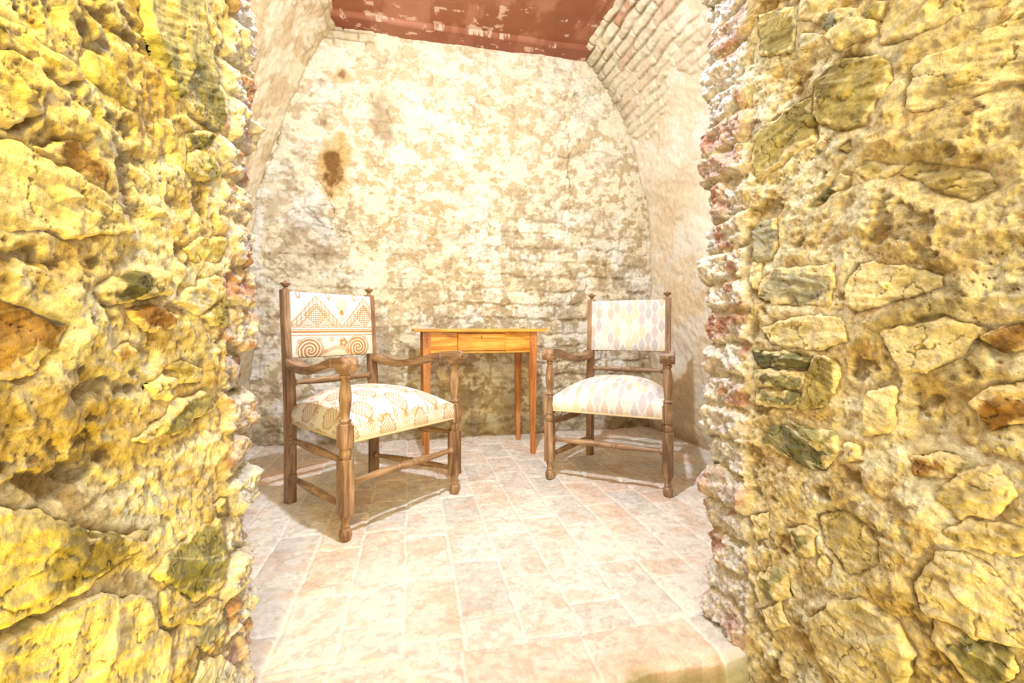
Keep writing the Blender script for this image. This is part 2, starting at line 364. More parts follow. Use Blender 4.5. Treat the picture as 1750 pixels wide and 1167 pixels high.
# ------------------------------------------------------------------ tiled floor with the worn step edge
V_STEP = .945
def floor():
    nu, nv = 620, 620
    us = np.linspace(UL-.05, UR+.05, nu)
    # arc: riser below the nosing, then the floor
    tv = np.r_[np.linspace(-.30, 0, 50), np.linspace(0, 1, nv)[1:]**1.0*(V_BACK+.05-V_STEP)]
    U, T = np.meshgrid(us, tv, indexing='ij')
    Vr = V_STEP+np.maximum(T, 0)
    # tiles run in columns along the room axis
    Wt, Lt = .152, .292
    uu = U+.004*fbm(U*4, Vr*4, 0, 3, 401)+.02; vv = Vr+.004*fbm(U*4, Vr*4, 3, 3, 402)
    col = np.floor(uu/Wt).astype(np.int64); off = (_h(col, col*0, 1, 5)*.35+(col % 2)*.5)*Lt
    row = np.floor((vv+off)/Lt).astype(np.int64); a = uu-col*Wt; b = vv+off-row*Lt
    ed = np.minimum(np.minimum(a, Wt-a), np.minimum(b, Lt-b)); tid = _h(col, row, 0, 9); tid2 = _h(col, row, 4, 19)
    # the edge course: long tiles laid across
    em = Vr < V_STEP+.155
    Le = .30; ec = np.floor((uu+.16)/Le).astype(np.int64); ea = uu+.16-ec*Le; eb = Vr-V_STEP
    eed = np.minimum(np.minimum(ea, Le-ea), np.where(T < 0, .1, .155-eb))
    ed = np.where(em, eed, ed); tid = np.where(em, _h(ec, ec*0, 2, 77), tid); tid2 = np.where(em, _h(ec, ec*0, 5, 78), tid2)
    n = fbm(U*12, Vr*12+T*3, 0, 4, 405); ed2 = ed+.0025*fbm(U*40, Vr*40, 0, 3, 406)
    top = sst(.0, .012, ed2)
    h = .0065*top+.002*n+.003*(tid-.5)+.004*fbm(U*2, Vr*2, 0, 3, 407)-.003*sst(.35, .6, fbm(U*22, Vr*22, 0, 4, 408))
    PK, CR, GR = srgb(226, 202, 184), srgb(226, 216, 204), srgb(204, 198, 190)
    C = mix(PK, CR, sst(.15, .6, tid)); C = mix(C, GR, sst(.55, .75, tid2)*.85)
    C = mix(C, CR, sst(-.1, .5, fbm(U*5, Vr*5, 3, 5, 409, .6))*.5); C = mix(C, srgb(206, 158, 122), sst(.25, .6, fbm(U*9, Vr*9, 7, 5, 410, .65))*.30)
    C = mix(C, srgb(160, 140, 116), sst(.2, .55, fbm(U*38, Vr*38, 7, 4, 411, .7))*.30)
    C = mix(C, srgb(236, 230, 220), sst(.008, .002, ed2)*.6)
    C = mix(C, srgb(150, 140, 84), sst(.02, -.02, T+.02*n)*.7)  # yellow-green lamplight on the riser mixed into its colour
    # nosing rounding and riser
    dn = np.minimum(T, 0); nose = sst(.03, .0, np.maximum(T, 0))
    z = h-.012*nose**2+dn; chip = .012*fbm(U*7, T*9, 0, 4, 420)*sst(.05, -.02, T)
    vpos = Vr+chip-.006*sst(0, -.05, dn)
    grid_mesh('floor', room(U, vpos, z), C, M_tile, kind='structure')
floor()
def low_floor():
    U, Y = np.meshgrid(np.linspace(-.9, 1.5, 160), np.linspace(-1.6, V_STEP+.03, 160), indexing='ij')
    h = .01*fbm(U*4, Y*4, 0, 4, 431)
    C = mix(srgb(180, 160, 110), srgb(140, 124, 84), sst(-.3, .4, fbm(U*6, Y*6, 0, 4, 432)))
    grid_mesh('floor', room(U, Y, -.24+h), C, M_tile, kind='structure')
low_floor()

# ------------------------------------------------------------------ rubble walls: passage face, brick jamb and inner face of the entry wall
def rxy(u, v): p = u*EX+v*EY; return (p[0], p[1])
PL = [(-.40, -1.3), (-.475, -.10), (-.512, .36), (-.552, .865), (-.577, .99), rxy(UL-.05, V_FRONT)]
PR = [(1.42, -1.3), (.945, -.02), (.715, .637), (.566, 1.085), (.531, 1.235), rxy(UR+.05, V_FRONT)]
class Path:
    def __init__(self, pts, sgn):
        self.p = np.array(pts); self.s = np.r_[0, np.cumsum(np.hypot(*np.diff(self.p, axis=0).T))]; self.sgn = sgn
        # dense rounded version
        n = 3000; t = np.linspace(0, self.s[-1], n); q = np.stack([np.interp(t, self.s, self.p[:, k]) for k in (0, 1)], -1)
        k = int(.035/(t[1]-t[0]))|1; ker = np.hanning(k+2)[1:-1]; ker /= ker.sum()
        q = np.stack([np.convolve(np.pad(q[:, c], k//2, mode='reflect', reflect_type='odd'), ker, 'valid') for c in (0, 1)], -1)
        g = np.gradient(q, axis=0); g /= np.linalg.norm(g, axis=1)[:, None]
        self.t, self.q, self.n = t, q, np.stack([g[:, 1], -g[:, 0]], -1)*sgn
    def at(self, s, z, h):
        P = [np.interp(s, self.t, self.q[:, k])+np.interp(s, self.t, self.n[:, k])*h for k in (0, 1)]
        return np.stack([P[0], P[1], z+0*s], -1)
    def hit(self, px, py):
        """pixel ray onto the wall: (s, z)"""
        r = (px-875)/F; f = self.q[:, 0]-r*self.q[:, 1]; ok = (self.q[:, 1] > .05) & (self.t < self.s[4]+.01)
        i = np.argmin(np.where(ok, np.abs(f), 9)); d = self.q[i, 1]
        return self.t[i], CH-(py-HZ)*d/F
SL = dict(slate=(srgb(158, 152, 106), srgb(200, 190, 146), srgb(112, 108, 72)), pale=(srgb(218, 204, 156), srgb(232, 218, 176), srgb(176, 156, 104)),
          olive=(srgb(176, 160, 100), srgb(214, 198, 138), srgb(124, 110, 62)), brown=(srgb(150, 112, 60), srgb(188, 150, 92), srgb(92, 64, 32)),
          grey=(srgb(176, 172, 152), srgb(216, 208, 184), srgb(116, 116, 100)), dark=(srgb(112, 110, 78), srgb(152, 144, 106), srgb(78, 76, 52)),
          white=(srgb(226, 220, 204), srgb(240, 236, 224), srgb(180, 176, 160)))
def poly_sd(S_, Z_, poly):
    """signed distance, positive inside"""
    d = np.full(S_.shape, 9.); ins = np.zeros(S_.shape, bool); n = len(poly)
    for i in range(n):
        a, b = np.array(poly[i]), np.array(poly[(i+1) % n]); ab = b-a
        t = np.clip(((S_-a[0])*ab[0]+(Z_-a[1])*ab[1])/(ab@ab+1e-12), 0, 1)
        d = np.minimum(d, np.hypot(S_-a[0]-t*ab[0], Z_-a[1]-t*ab[1]))
        c = ((a[1] > Z_) != (b[1] > Z_)) & (S_ < (b[0]-a[0])*(Z_-a[1])/(b[1]-a[1]+1e-12)+a[0]); ins ^= c
    return np.where(ins, d, -d)
STONES_L = [
 ([(236, -40), (330, -60), (352, 60), (384, 170), (376, 220), (352, 200), (330, 150), (300, 168), (268, 92), (250, 30)], 'slate', .034),
 ([(300, 168), (335, 120), (352, 200), (376, 222), (340, 205), (318, 175)], 'grey', .020),
 ([(332, -30), (356, -20), (368, 40), (380, 60), (372, 80), (352, 40)], 'pale', .024),
 ([(319, 231), (345, 226), (364, 230), (364, 256), (320, 258)], 'dark', .028),
 ([(320, 262), (364, 258), (377, 285), (372, 306), (345, 309), (321, 292)], 'slate', .032),
 ([(158, 500), (190, 484), (245, 470), (291, 468), (291, 500), (240, 516), (188, 523)], 'dark', .030),
 ([(221, 530), (262, 527), (308, 540), (300, 556), (245, 568)], 'brown', .022),
 ([(-60, 80), (20, 88), (62, 112), (84, 150), (72, 195), (30, 216), (-60, 210)], 'pale', .045),
 ([(-60, 0), (0, 30), (120, 100), (150, 130), (110, 140), (60, 100), (-60, 70)], 'olive', .022),
 ([(-60, 235), (30, 245), (130, 300), (205, 350), (232, 396), (130, 408), (-60, 380)], 'pale', .038),
 ([(150, 85), (185, 100), (235, 170), (232, 190), (190, 160), (150, 120)], 'olive', .018),
 ([(288, 630), (310, 616), (346, 632), (342, 648), (312, 658)], 'olive', .020),
 ([(262, 660), (284, 640), (306, 652), (296, 680), (268, 676)], 'pale', .018),
 ([(283, 712), (300, 690), (346, 668), (366, 700), (330, 722), (300, 745), (286, 738)], 'slate', .028),
 ([(236, 752), (262, 728), (284, 714), (284, 740), (250, 758)], 'olive', .018),
 ([(262, 985), (284, 945), (330, 908), (372, 886), (384, 930), (378, 1002), (330, 1028), (300, 1000)], 'slate', .034),
 ([(362, 858), (386, 850), (392, 880), (372, 880)], 'olive', .018),
 ([(-60, 880), (60, 870), (152, 915), (208, 915), (248, 930), (225, 945), (130, 1010), (70, 1050), (-60, 1100)], 'olive', .050),
 ([(150, 905), (215, 915), (262, 905), (248, 935), (170, 980), (100, 1010)], 'olive', .026),
 ([(272, 1012), (298, 998), (335, 1045), (292, 1076), (276, 1060)], 'pale', .024),
 ([(318, 1052), (362, 1022), (376, 1030), (340, 1070)], 'slate', .022),
 ([(332, 1112), (350, 1070), (386, 1040), (390, 1070), (350, 1112)], 'grey', .024),
 ([(322, 1180), (345, 1130), (372, 1118), (396, 1140), (400, 1200), (360, 1260)], 'white', .030),
 ([(-60, 1130), (60, 1060), (170, 1010), (258, 1030), (290, 1090), (284, 1220), (180, 1300), (-60, 1300)], 'pale', .048),
 ([(322, 425), (345, 408), (384, 402), (386, 440), (360, 452), (330, 445)], 'olive', .018),
 ([(300, 520), (330, 490), (372, 470), (384, 500), (340, 535), (322, 530)], 'grey', .020),
 ([(345, 540), (384, 500), (390, 560), (360, 556)], 'olive', .018),
 ([(195, 598), (222, 585), (236, 600), (210, 616)], 'brown', .014),
 ([(262, 358), (280, 352), (286, 366), (266, 372)], 'slate', .014),
 ([(-60, 500), (40, 520), (110, 560), (60, 640), (-60, 660)], 'brown', .018),
 ([(60, 250), (140, 240), (190, 300), (180, 330), (120, 290)], 'brown', .010),
]
STONES_R = [
 ([(1546, 184), (1552, 148), (1566, 112), (1655, 66), (1738, 22), (1790, 0), (1790, 150), (1730, 146), (1650, 176), (1590, 192), (1560, 197)], 'pale', .038),
 ([(1387, 170), (1392, 140), (1430, 104), (1475, 94), (1522, 108), (1526, 140), (1500, 172), (1478, 214), (1430, 222), (1398, 208)], 'olive', .036),
 ([(1288, 232), (1330, 195), (1384, 168), (1392, 236), (1350, 262), (1296, 310), (1286, 290)], 'olive', .016),
 ([(1500, 58), (1520, 20), (1530, -60), (1760, -60), (1720, 0), (1640, 30), (1560, 66), (1506, 72)], 'pale', .030),
 ([(1362, -40), (1420, -40), (1418, 20), (1396, 40), (1366, 34)], 'pale', .034),
 ([(1414, 70), (1418, 50), (1450, 30), (1490, 30), (1500, 52), (1470, 68), (1424, 82)], 'pale', .036),
 ([(1364, 74), (1372, 56), (1410, 56), (1410, 76), (1372, 80)], 'grey', .026),
 ([(1408, 50), (1412, 20), (1462, 14), (1460, 26), (1430, 48)], 'grey', .028),
 ([(1474, 24), (1500, 0), (1516, 0), (1506, 34), (1480, 34)], 'olive', .030),
 ([(1296, 30), (1356, 10), (1360, 50), (1356, 90), (1300, 96)], 'olive', .014),
 ([(1298, 508), (1306, 478), (1330, 458), (1430, 450), (1430, 486), (1418, 520), (1360, 524), (1316, 518)], 'grey', .032),
 ([(1448, 516), (1452, 478), (1470, 450), (1500, 446), (1560, 458), (1618, 470), (1620, 494), (1560, 510), (1500, 524), (1464, 534)], 'pale', .036),
 ([(1284, 398), (1300, 378), (1326, 374), (1328, 420), (1320, 442), (1290, 444)], 'grey', .020),
 ([(1300, 450), (1284, 448), (1280, 480), (1296, 500)], 'pale', .012),
 ([(1286, 600), (1340, 600), (1388, 610), (1380, 632), (1300, 628)], 'dark', .034),
 ([(1290, 634), (1320, 628), (1378, 636), (1372, 664), (1296, 662)], 'dark', .036),
 ([(1292, 666), (1372, 666), (1364, 698), (1330, 700), (1294, 690)], 'slate', .030),
 ([(1390, 610), (1428, 614), (1430, 640), (1414, 692), (1390, 698), (1366, 698), (1380, 640)], 'olive', .034),
 ([(1304, 758), (1318, 730), (1342, 724), (1378, 748), (1424, 782), (1414, 802), (1384, 800), (1340, 780)], 'dark', .038),
 ([(1348, 722), (1380, 732), (1424, 742), (1438, 768), (1424, 784), (1386, 758)], 'slate', .034),
 ([(1440, 758), (1468, 762), (1474, 790), (1446, 790)], 'grey', .018),
 ([(1462, 296), (1478, 272), (1510, 272), (1546, 286), (1530, 300), (1480, 312)], 'olive', .022),
 ([(1384, 352), (1408, 326), (1434, 298), (1456, 296), (1450, 312), (1410, 342)], 'dark', .018),
 ([(1536, 298), (1560, 278), (1620, 280), (1700, 300), (1716, 320), (1660, 348), (1600, 326)], 'pale', .026),
 ([(1428, 256), (1456, 240), (1456, 256), (1446, 264)], 'olive', .014),
 ([(1566, 1010), (1576, 970), (1604, 942), (1650, 948), (1700, 986), (1760, 1040), (1790, 1110), (1700, 1100), (1640, 1076), (1576, 1042)], 'pale', .062),
 ([(1596, 1048), (1650, 1084), (1720, 1106), (1740, 1140), (1690, 1190), (1640, 1160), (1590, 1090)], 'slate', .026),
 ([(1664, 690), (1690, 662), (1790, 640), (1790, 720), (1700, 730), (1676, 716)], 'brown', .040),
 ([(1498, 566), (1540, 552), (1620, 540), (1690, 560), (1650, 610), (1572, 640), (1540, 632), (1520, 600)], 'pale', .022),
 ([(1660, 575), (1790, 545), (1790, 600), (1700, 600)], 'brown', .020),
 ([(1286, 880), (1314, 876), (1320, 910), (1292, 922)], 'olive', .022),
 ([(1346, 900), (1374, 896), (1396, 910), (1388, 950), (1356, 944)], 'slate', .024),
 ([(1396, 940), (1420, 960), (1414, 990), (1400, 976)], 'olive', .018),
 ([(1292, 984), (1320, 970), (1340, 980), (1346, 1020), (1310, 1024)], 'slate', .026),
 ([(1298, 1040), (1330, 1030), (1346, 1064), (1320, 1076)], 'pale', .024),
 ([(1598, 846), (1640, 812), (1700, 800), (1730, 850), (1690, 886), (1640, 886), (1612, 868)], 'pale', .036),
 ([(1612, 910), (1650, 884), (1740, 900), (1760, 950), (1690, 950), (1650, 930)], 'pale', .028),
 ([(1626, 948), (1650, 940), (1690, 970), (1710, 990), (1680, 978)], 'pale', .030),
 ([(1376, 1060), (1420, 1030), (1470, 1024), (1530, 1062), (1560, 1120), (1540, 1180), (1440, 1180), (1396, 1120)], 'pale', .028),
 ([(1440, 870), (1480, 900), (1500, 960), (1450, 980), (1410, 930), (1400, 880)], 'pale', .014),
 ([(1480, 670), (1520, 660), (1530, 700), (1510, 740), (1470, 744), (1476, 700)], 'pale', .018),
 ([(1550, 780), (1600, 776), (1640, 790), (1620, 816), (1560, 814)], 'brown', .014),
 ([(1400, 540), (1440, 545), (1450, 580), (1410, 596), (1320, 590), (1300, 560), (1340, 545)], 'pale', .012),
]
def rubble_wall(name, path, stones, corner, jamb_end, seed):
    # (s, z) of every stone
    polys = []
    for pts, kind, H in stones: polys.append(([path.hit(*p) for p in pts], kind, H*(.42 if kind in ('pale', 'olive', 'brown') else .55)))
    cs, je, sm = path.s[3], path.s[4], path.s[-1]
    s0 = path.s[1]-.15
    ss = np.r_[np.linspace(0, s0, 60, endpoint=False), np.arange(s0, je+.05, .0026), np.linspace(je+.06, sm, 60)]
    zz = np.r_[np.arange(-.30, 1.80, .0030), np.linspace(1.81, 3.0, 90)]
    Sg, Zg = np.meshgrid(ss, zz, indexing='ij')
    jm = sst(cs-.012, cs+.012, Sg+.012*fbm(0*Sg, Zg*12, 0, 3, seed+1))         # 1 on the brick jamb
    inner = sst(je-.01, je+.03, Sg)
    # passage face: lumpy mortar over rubble
    ws = Sg*7+.5*fbm(Sg*4, Zg*4, 0, 3, seed+2); wz = Zg*9+.8*Sg+.5*fbm(Sg*4, Zg*4, 5, 3, seed+3)
    d1, d2, cid = worley(ws, wz, seed)
    bulge = sst(.0, .35, d2-d1)
    fine = fbm(Sg*38, Zg*38, 0, 4, seed+6, .6); coarse = fbm(Sg*5, Zg*5, 0, 3, seed+5); rg = ridged(Sg*11+2*coarse, Zg*15, 0, 4, seed+7)
    hp = .013*coarse+.008*(bulge-.5)*(.4+.8*cid)+.003*rg+.0024*fine+.0030*sst(.1, .9, ridged(Sg*34, Zg*36, 2, 3, seed+10))+.0016*fbm(Sg*85, Zg*85, 0, 3, seed+9, .7)
    pit = sst(.45, .75, fbm(Sg*17, Zg*20, 7, 4, seed+8, .6)); hp -= .008*pit
    # jamb: broken bricks, course by course
    Hc = .082; zw = Zg+.014*fbm(Sg*8, Zg*6, 0, 3, seed+11); rr = np.floor(zw/Hc).astype(np.int64); fz = zw/Hc-rr
    bp = sst(0, .22, fz)*sst(1, .80, fz); rid = _h(rr, rr*0, 1, seed)
    hj = (bp*.015-.006)+.020*(rid-.5)+.009*fbm(Sg*22, Zg*22, 0, 5, seed+12, .68)+.007*rg
    ls = _h(rr, rr*0, 5, seed+2); hj += .012*np.where(ls > .5, 1, -1)*sst(je-.06, je, Sg)*.7
    h = hp*(1-jm)+hj*jm; h = h*(1-inner)+inner*.006*coarse
    # colours
    mort = mix(srgb(250, 242, 212), srgb(238, 220, 172), sst(-.3, .5, fbm(Sg*9, Zg*9, 0, 5, seed+20, .6)))
    mort = mix(mort, srgb(250, 242, 214), sst(.0, .5, fbm(Sg*14, Zg*16, 4, 4, seed+21))*.6)
    mort = mix(mort, srgb(186, 146, 84), sst(.2, .5, fbm(Sg*22, Zg*26, 4, 4, seed+22, .65))*.4)
    st2 = mix(srgb(214, 192, 140), srgb(168, 150, 96), cid); mort = mix(mort, st2, sst(.15, .5, d2-d1)*sst(.45, .6, cid)*.55)
    ml = fbm(Sg*13, Zg*15, 6, 5, seed+27, .62); crk = sst(.045, .0, np.abs(ml-.1))*sst(-.1, .4, fbm(Sg*6, Zg*6, 1, 3, seed+28))
    gr = sst(.35, .7, fbm(Sg*60, Zg*60, 0, 3, seed+29, .7)); h = h-(.0028*crk+.0016*gr)*(1-inner)
    mort = mix(mort, srgb(140, 102, 50), crk*.75); mort = mix(mort, srgb(206, 176, 108), sst(.2, .6, fbm(Sg*6, Zg*8, 3, 5, seed+33, .6))*.5); mort = mix(mort, srgb(170, 130, 70), gr*.35)
    mort = mix(mort, srgb(120, 88, 44), pit*.5)
    bk = mix(srgb(244, 234, 228), srgb(224, 194, 182), sst(.45, .8, _h(rr, rr*0, 9, seed))); bk = mix(bk, srgb(196, 138, 112), sst(.25, .55, fbm(Sg*15, Zg*15, 0, 4, seed+24)+.5*(_h(rr, rr*0, 11, seed)-.6))*.8)
    bk = mix(bk, srgb(248, 244, 240), sst(-.25, .3, fbm(Sg*24, Zg*26, 2, 4, seed+25, .65))*.65); bk = mix(bk, srgb(230, 216, 176), (1-bp)*.7)
    C = mix(mort, bk, jm); C = mix(C, CREAM, inner)
    wsg = Sg+.004*fbm(Sg*30, Zg*30, 0, 2, seed+30); wzg = Zg+.004*fbm(Sg*30, Zg*30, 6, 2, seed+31)
    for poly, kind, H in polys:
        pa = np.array(poly); lo, hi = pa.min(0)-.03, pa.max(0)+.03
        ii = np.where((ss > lo[0]) & (ss < hi[0]))[0]; jj = np.where((zz > lo[1]) & (zz < hi[1]))[0]
        if len(ii) < 2 or len(jj) < 2: continue
        sl = (slice(ii[0], ii[-1]+1), slice(jj[0], jj[-1]+1))
        sd = poly_sd(wsg[sl], wzg[sl], poly)
        g = np.exp(-(sd/.007)**2); dp = sst(-.002, .006, sd)
        h[sl] = h[sl]*(1-.6*sst(-.03, .0, sd))-g*.006*sst(-.3, .3, fbm(Sg[sl]*16, Zg[sl]*16, 0, 2, seed+40))-.010*dp
        C[sl] = mix(C[sl], BROWN*.6, np.exp(-(sd/.004)**2)*.6*sst(-.2, .3, fbm(Sg[sl]*14, Zg[sl]*14, 0, 3, seed+41)))
    wall = grid_mesh(name, path.at(Sg, Zg, h), C, M_rubble, kind='structure')
    for k, (poly, kind, H) in enumerate(polys):
        pa = np.array(poly); lo, hi = pa.min(0)-.012, pa.max(0)+.012
        st = max(.0022, max(hi-lo)/150)
        gs = np.arange(lo[0], hi[0]+st, st); gz = np.arange(lo[1], hi[1]+st, st)
        A, B = np.meshgrid(gs, gz, indexing='ij'); q = seed+500+k*7
        A2 = A+.0045*fbm(A*28, B*28, 0, 3, q); B2 = B+.0045*fbm(A*28, B*28, 3, 3, q+1)
        sd = poly_sd(A2, B2, poly)+.0028*fbm(A*75, B*75, 1, 3, q+11); R = min(.016, .5*sd.max())*(.35+.65*sst(-.4, .4, fbm(A*14, B*14, 2, 2, q+12))); x = np.clip(sd/R, 0, 1)
        hh = H*(.35+.65*np.sqrt(1-(1-x)**2.2))*sst(-.0035, .004, sd)
        # broken facets
        rs = np.random.RandomState(q); c0 = pa.mean(0); ext = (hi-lo)/2
        fac = np.full(A.shape, 9.)
        for _ in range(9):
            n2 = rs.uniform(-1, 1, 2)*.95; fac = np.minimum(fac, H*rs.uniform(.85, 1.25)-n2[0]*(A-c0[0])*(.05/max(ext[0], .02))*2-n2[1]*(B-c0[1])*(.05/max(ext[1], .02))*2)
        hh = np.minimum(hh, np.maximum(fac, H*.30)*sst(-.0035, .004, sd)+0)
        ang = rs.uniform(-.5, .5); ca, sa = math.cos(ang), math.sin(ang)
        lay = (B-c0[1])*ca+(A-c0[0])*sa; strat = fbm(lay*110, (A*ca-B*sa)*9, q*.1, 4, q+2, .6)
        hh = hh+.0012*strat+.0030*fbm(A*24, B*24, 0, 5, q+3, .6)+.0024*ridged(lay*34, (A*ca-B*sa)*14, 0, 3, q+8)*sst(0, .006, sd)-.012*sst(.002, -.006, sd)
        a, b, c = SL[kind]
        Cs = mix(a, b, sst(-.35, .5, fbm(A*11, B*11, 2, 4, q+4)+.35*strat)); Cs = mix(Cs, c, sst(.1, .6, fbm(A*8, B*10, 5, 4, q+5)+.3*strat)*.75)
        crack = 1-np.abs(fbm(A*15+B*6, B*17-A*4, 4, 4, q+14, .55)); Cs = mix(Cs, c*.6, sst(.955, .99, crack)*.7); hh = hh-.0025*sst(.955, .99, crack)
        vein = 1-np.abs(fbm(lay*26+A*4, (A-B)*7, 9, 3, q+6)); Cs = mix(Cs, srgb(238, 228, 190), sst(.93, .99, vein)*(.6 if kind in ('slate', 'dark', 'grey') else .3))
        Cs = mix(Cs, srgb(236, 218, 172), sst(.008, .0, sd+.016*fbm(A*20, B*20, 0, 5, q+7, .6))*.85)
        o = grid_mesh('embedded_stone', path.at(A, B, hh), Cs, M_stone, parent=wall, keep=sd > -.007)
        o['label'] = {'slate': 'green grey veined stone bedded in the mortar', 'dark': 'dark slaty stone bedded in the mortar', 'pale': 'pale ochre field stone bedded in the mortar',
                      'olive': 'olive field stone bedded in the mortar', 'brown': 'brown stone bedded in the mortar', 'grey': 'light grey slaty stone bedded in the mortar', 'white': 'whitish rounded stone low in the wall'}[kind]
    return wall
rubble_wall('wall_passage_left', Path(PL, 1), STONES_L, 3, 4, 1000)
rubble_wall('wall_passage_right', Path(PR, -1), STONES_R, 3, 4, 2000)
def lintel():
    bm = bmesh.new(); u0, u1 = -.42, .86
    r = Matrix.Rotation(PSI, 3, 'Z'); c = .5*(u0+u1)*EX+.985*EY
    add_box(bm, (c[0], c[1], 2.60), (u1-u0, .22, .70), .01, rot=r)
    m, nt, b = new_mat('lintel_plaster'); n = N(nt, 'ShaderNodeTexNoise', Scale=8.0, Detail=8); cr = N(nt, 'ShaderNodeValToRGB')
    cr.color_ramp.elements[0].color = (*srgb(200, 176, 130), 1); cr.color_ramp.elements[1].color = (*CREAM, 1)
    nt.links.new(n.outputs['Fac'], cr.inputs[0]); nt.links.new(cr.outputs[0], b.inputs['Base Color']); b.inputs['Roughness'].default_value = .9
    setp(bm_obj('wall_lintel', bm, m), kind='structure')
lintel()

# ------------------------------------------------------------------ fabric patterns (drawn as woven colour)
GOLD, FW = srgb(182, 124, 42), srgb(230, 224, 214)
def seg(U, V, a, b):
    ab = np.array(b)-np.array(a); t = np.clip(((U-a[0])*ab[0]+(V-a[1])*ab[1])/(ab@ab), 0, 1)
    return np.hypot(U-a[0]-t*ab[0], V-a[1]-t*ab[1])
def geo_back(U, V):
    """U across 0..1, V up 0..1 (of .42 x .30 m); chevrons and checks over stripes over scrolls"""
    x, y = U*1.4, V; g = np.zeros(U.shape); aa = .004
    def ln(d, w): return sst(w+aa, w-aa, d)
    per = .83; pk = .39
    ph = np.abs(((x-pk+per/2) % per)-per/2)                # distance from the nearest peak
    top = .965-ph*1.17; bot = .80-ph*1.17
    for e in (top, top-.022, bot, bot-.02): g = np.maximum(g, ln(np.abs(y-e), .0065)*(y > .47))
    rung = np.abs(((x+.0) % .062)-.031); g = np.maximum(g, ln(rung, .006)*(y < top)*(y > bot)*(y > .47))
    # diamond with checks
    dm = ph*.95+np.abs(y-.655)*1.0; inn = (dm < .185)
    k1 = np.floor((x-pk+y)/.034)+np.floor((x-pk-y)/.034); g = np.maximum(g, inn*(k1 % 2 == 0)*1.0); g = np.maximum(g, ln(np.abs(dm-.19), .006)*(y > .47))
    # little nested triangles
    for q in (-.215, .215, .215-per, -.215+per):
        for s_ in (.125, .085, .045):
            tt = np.maximum(np.abs(x-pk-q-0)*.86+(y-.485)-s_, .0-(y-.49)); g = np.maximum(g, ln(np.abs(tt), .006)*(y > .475)*(y < .64))
    for yy, wd in ((.462, .006), (.425, .006), (.39, .016), (.335, .007)):
        g = np.maximum(g, ln(np.abs(y-yy-.002*np.sin(x*60)), wd))
    # thistle over the valley
    vx = x-(pk+per/2)
    for k in range(-3, 4): g = np.maximum(g, ln(np.abs(vx-k*.022*(1+2*(y-.72))), .004)*(y > .74)*(y < .98-.02*abs(k)))
    g = np.maximum(g, ln(np.hypot(vx*1.3, y-.70)-.035, .01)); g = np.maximum(g, ln(np.abs(np.abs(vx)+np.abs(y-.60)-.03), .006))
    for q in (.13, .60, 1.05): g = np.maximum(g, ln(np.abs(np.hypot((x-q)*1.3, (y-.97)*.6)-.035), .009))
    # scrolls
    for cx, cy in ((.28, .10), (1.08, .12)):
        dx, dy = x-cx, y-cy; r = np.hypot(dx, dy); a = np.arctan2(dy, dx)
        sp = ((r-.018*a)/.052) % 1; band = (r < .19)*(y < .3)
        g = np.maximum(g, band*(sst(.25, .33, sp)*sst(.95, .87, sp))); g = np.maximum(g, ln(np.abs(r-.205), .005)*(dy > -.05))
    wv = .07+.06*np.sin((x-.28)*2*np.pi/.8-1.9)
    for k in range(3): g = np.maximum(g, ln(np.abs(y-wv-k*.022+.02), .0055)*(np.abs(x-.68) < .24))
    for cx, cy, r0 in ((.42, .27, .03), (.62, .27, .03), (.80, .26, .035), (.98, .27, .025), (1.2, .28, .03), (.12, .24, .03), (.52, .08, .03), (.9, .06, .03)):
        g = np.maximum(g, ln(np.abs(np.hypot(x-cx, y-cy)-r0), .005)); g = np.maximum(g, ln(np.hypot(x-cx, y-cy), .012))
    for a_ in np.linspace(0, 2*np.pi, 6)[:-1]: g = np.maximum(g, ln(np.hypot((x-.82-.05*np.cos(a_)), (y-.21-.045*np.sin(a_)))-.022, .006))
    C = mix(FW, GOLD, g*.9); ebd = np.minimum(U, 1-U); return mix(C, FW, sst(.02, .012, ebd)), g
def pineapple(X, Y):
    """metres on the seat; rows of pineapples with leafy sprigs"""
    g = np.zeros(X.shape); aa = .0008
    def ln(d, w): return sst(w+aa, w-aa, d)
    px, py = .175, .185
    for sh in ((0, 0), (px/2, py/2)):
        c = np.floor((X+sh[0])/px); x = (X+sh[0])-c*px-px/2; y = ((Y+sh[1]) % py)-py/2
        x = x+.006*np.sin(y*40)
        e = np.hypot(x/.036, (y-.012)/.046)
        lat = np.minimum(np.abs(((x*1.1+y) % .0155)-.00775), np.abs(((x*1.1-y) % .0155)-.00775))
        g = np.maximum(g, (e < 1)*ln(lat, .0018)); g = np.maximum(g, ln(np.abs(e-1)*.036, .0018))
        th = np.arctan2(y-.012, x); sp = .5+.5*np.cos(th*16); g = np.maximum(g, (e > 1)*(e < 1.22)*sst(.75, .95, sp)*(y > -.02))
        for k in range(-3, 4):
            a = k*.42; lx = x*math.cos(a)+(y+.034)*math.sin(a); ly = -x*math.sin(a)+(y+.034)*math.cos(a)
            g = np.maximum(g, ln(np.abs(np.abs(lx)-.0045*np.sin(np.clip(-ly/.04, 0, 1)*np.pi)), .0011)*(ly < 0)*(ly > -.038))
        le = np.hypot((x-.05)/.018, (y+.04)/.009); g = np.maximum(g, (le < 1)*.9*(np.sin((x+y)*900) > -.3))
        le = np.hypot((x+.05)/.009, (y+.035)/.02); g = np.maximum(g, (le < 1)*.9*(np.sin((x-y)*900) > -.3))
    return mix(FW, GOLD, g*.85), g
PASTEL = np.array([srgb(240, 226, 214), srgb(226, 190, 170), srgb(214, 196, 196), srgb(238, 220, 180), srgb(246, 240, 232), srgb(202, 192, 196)])
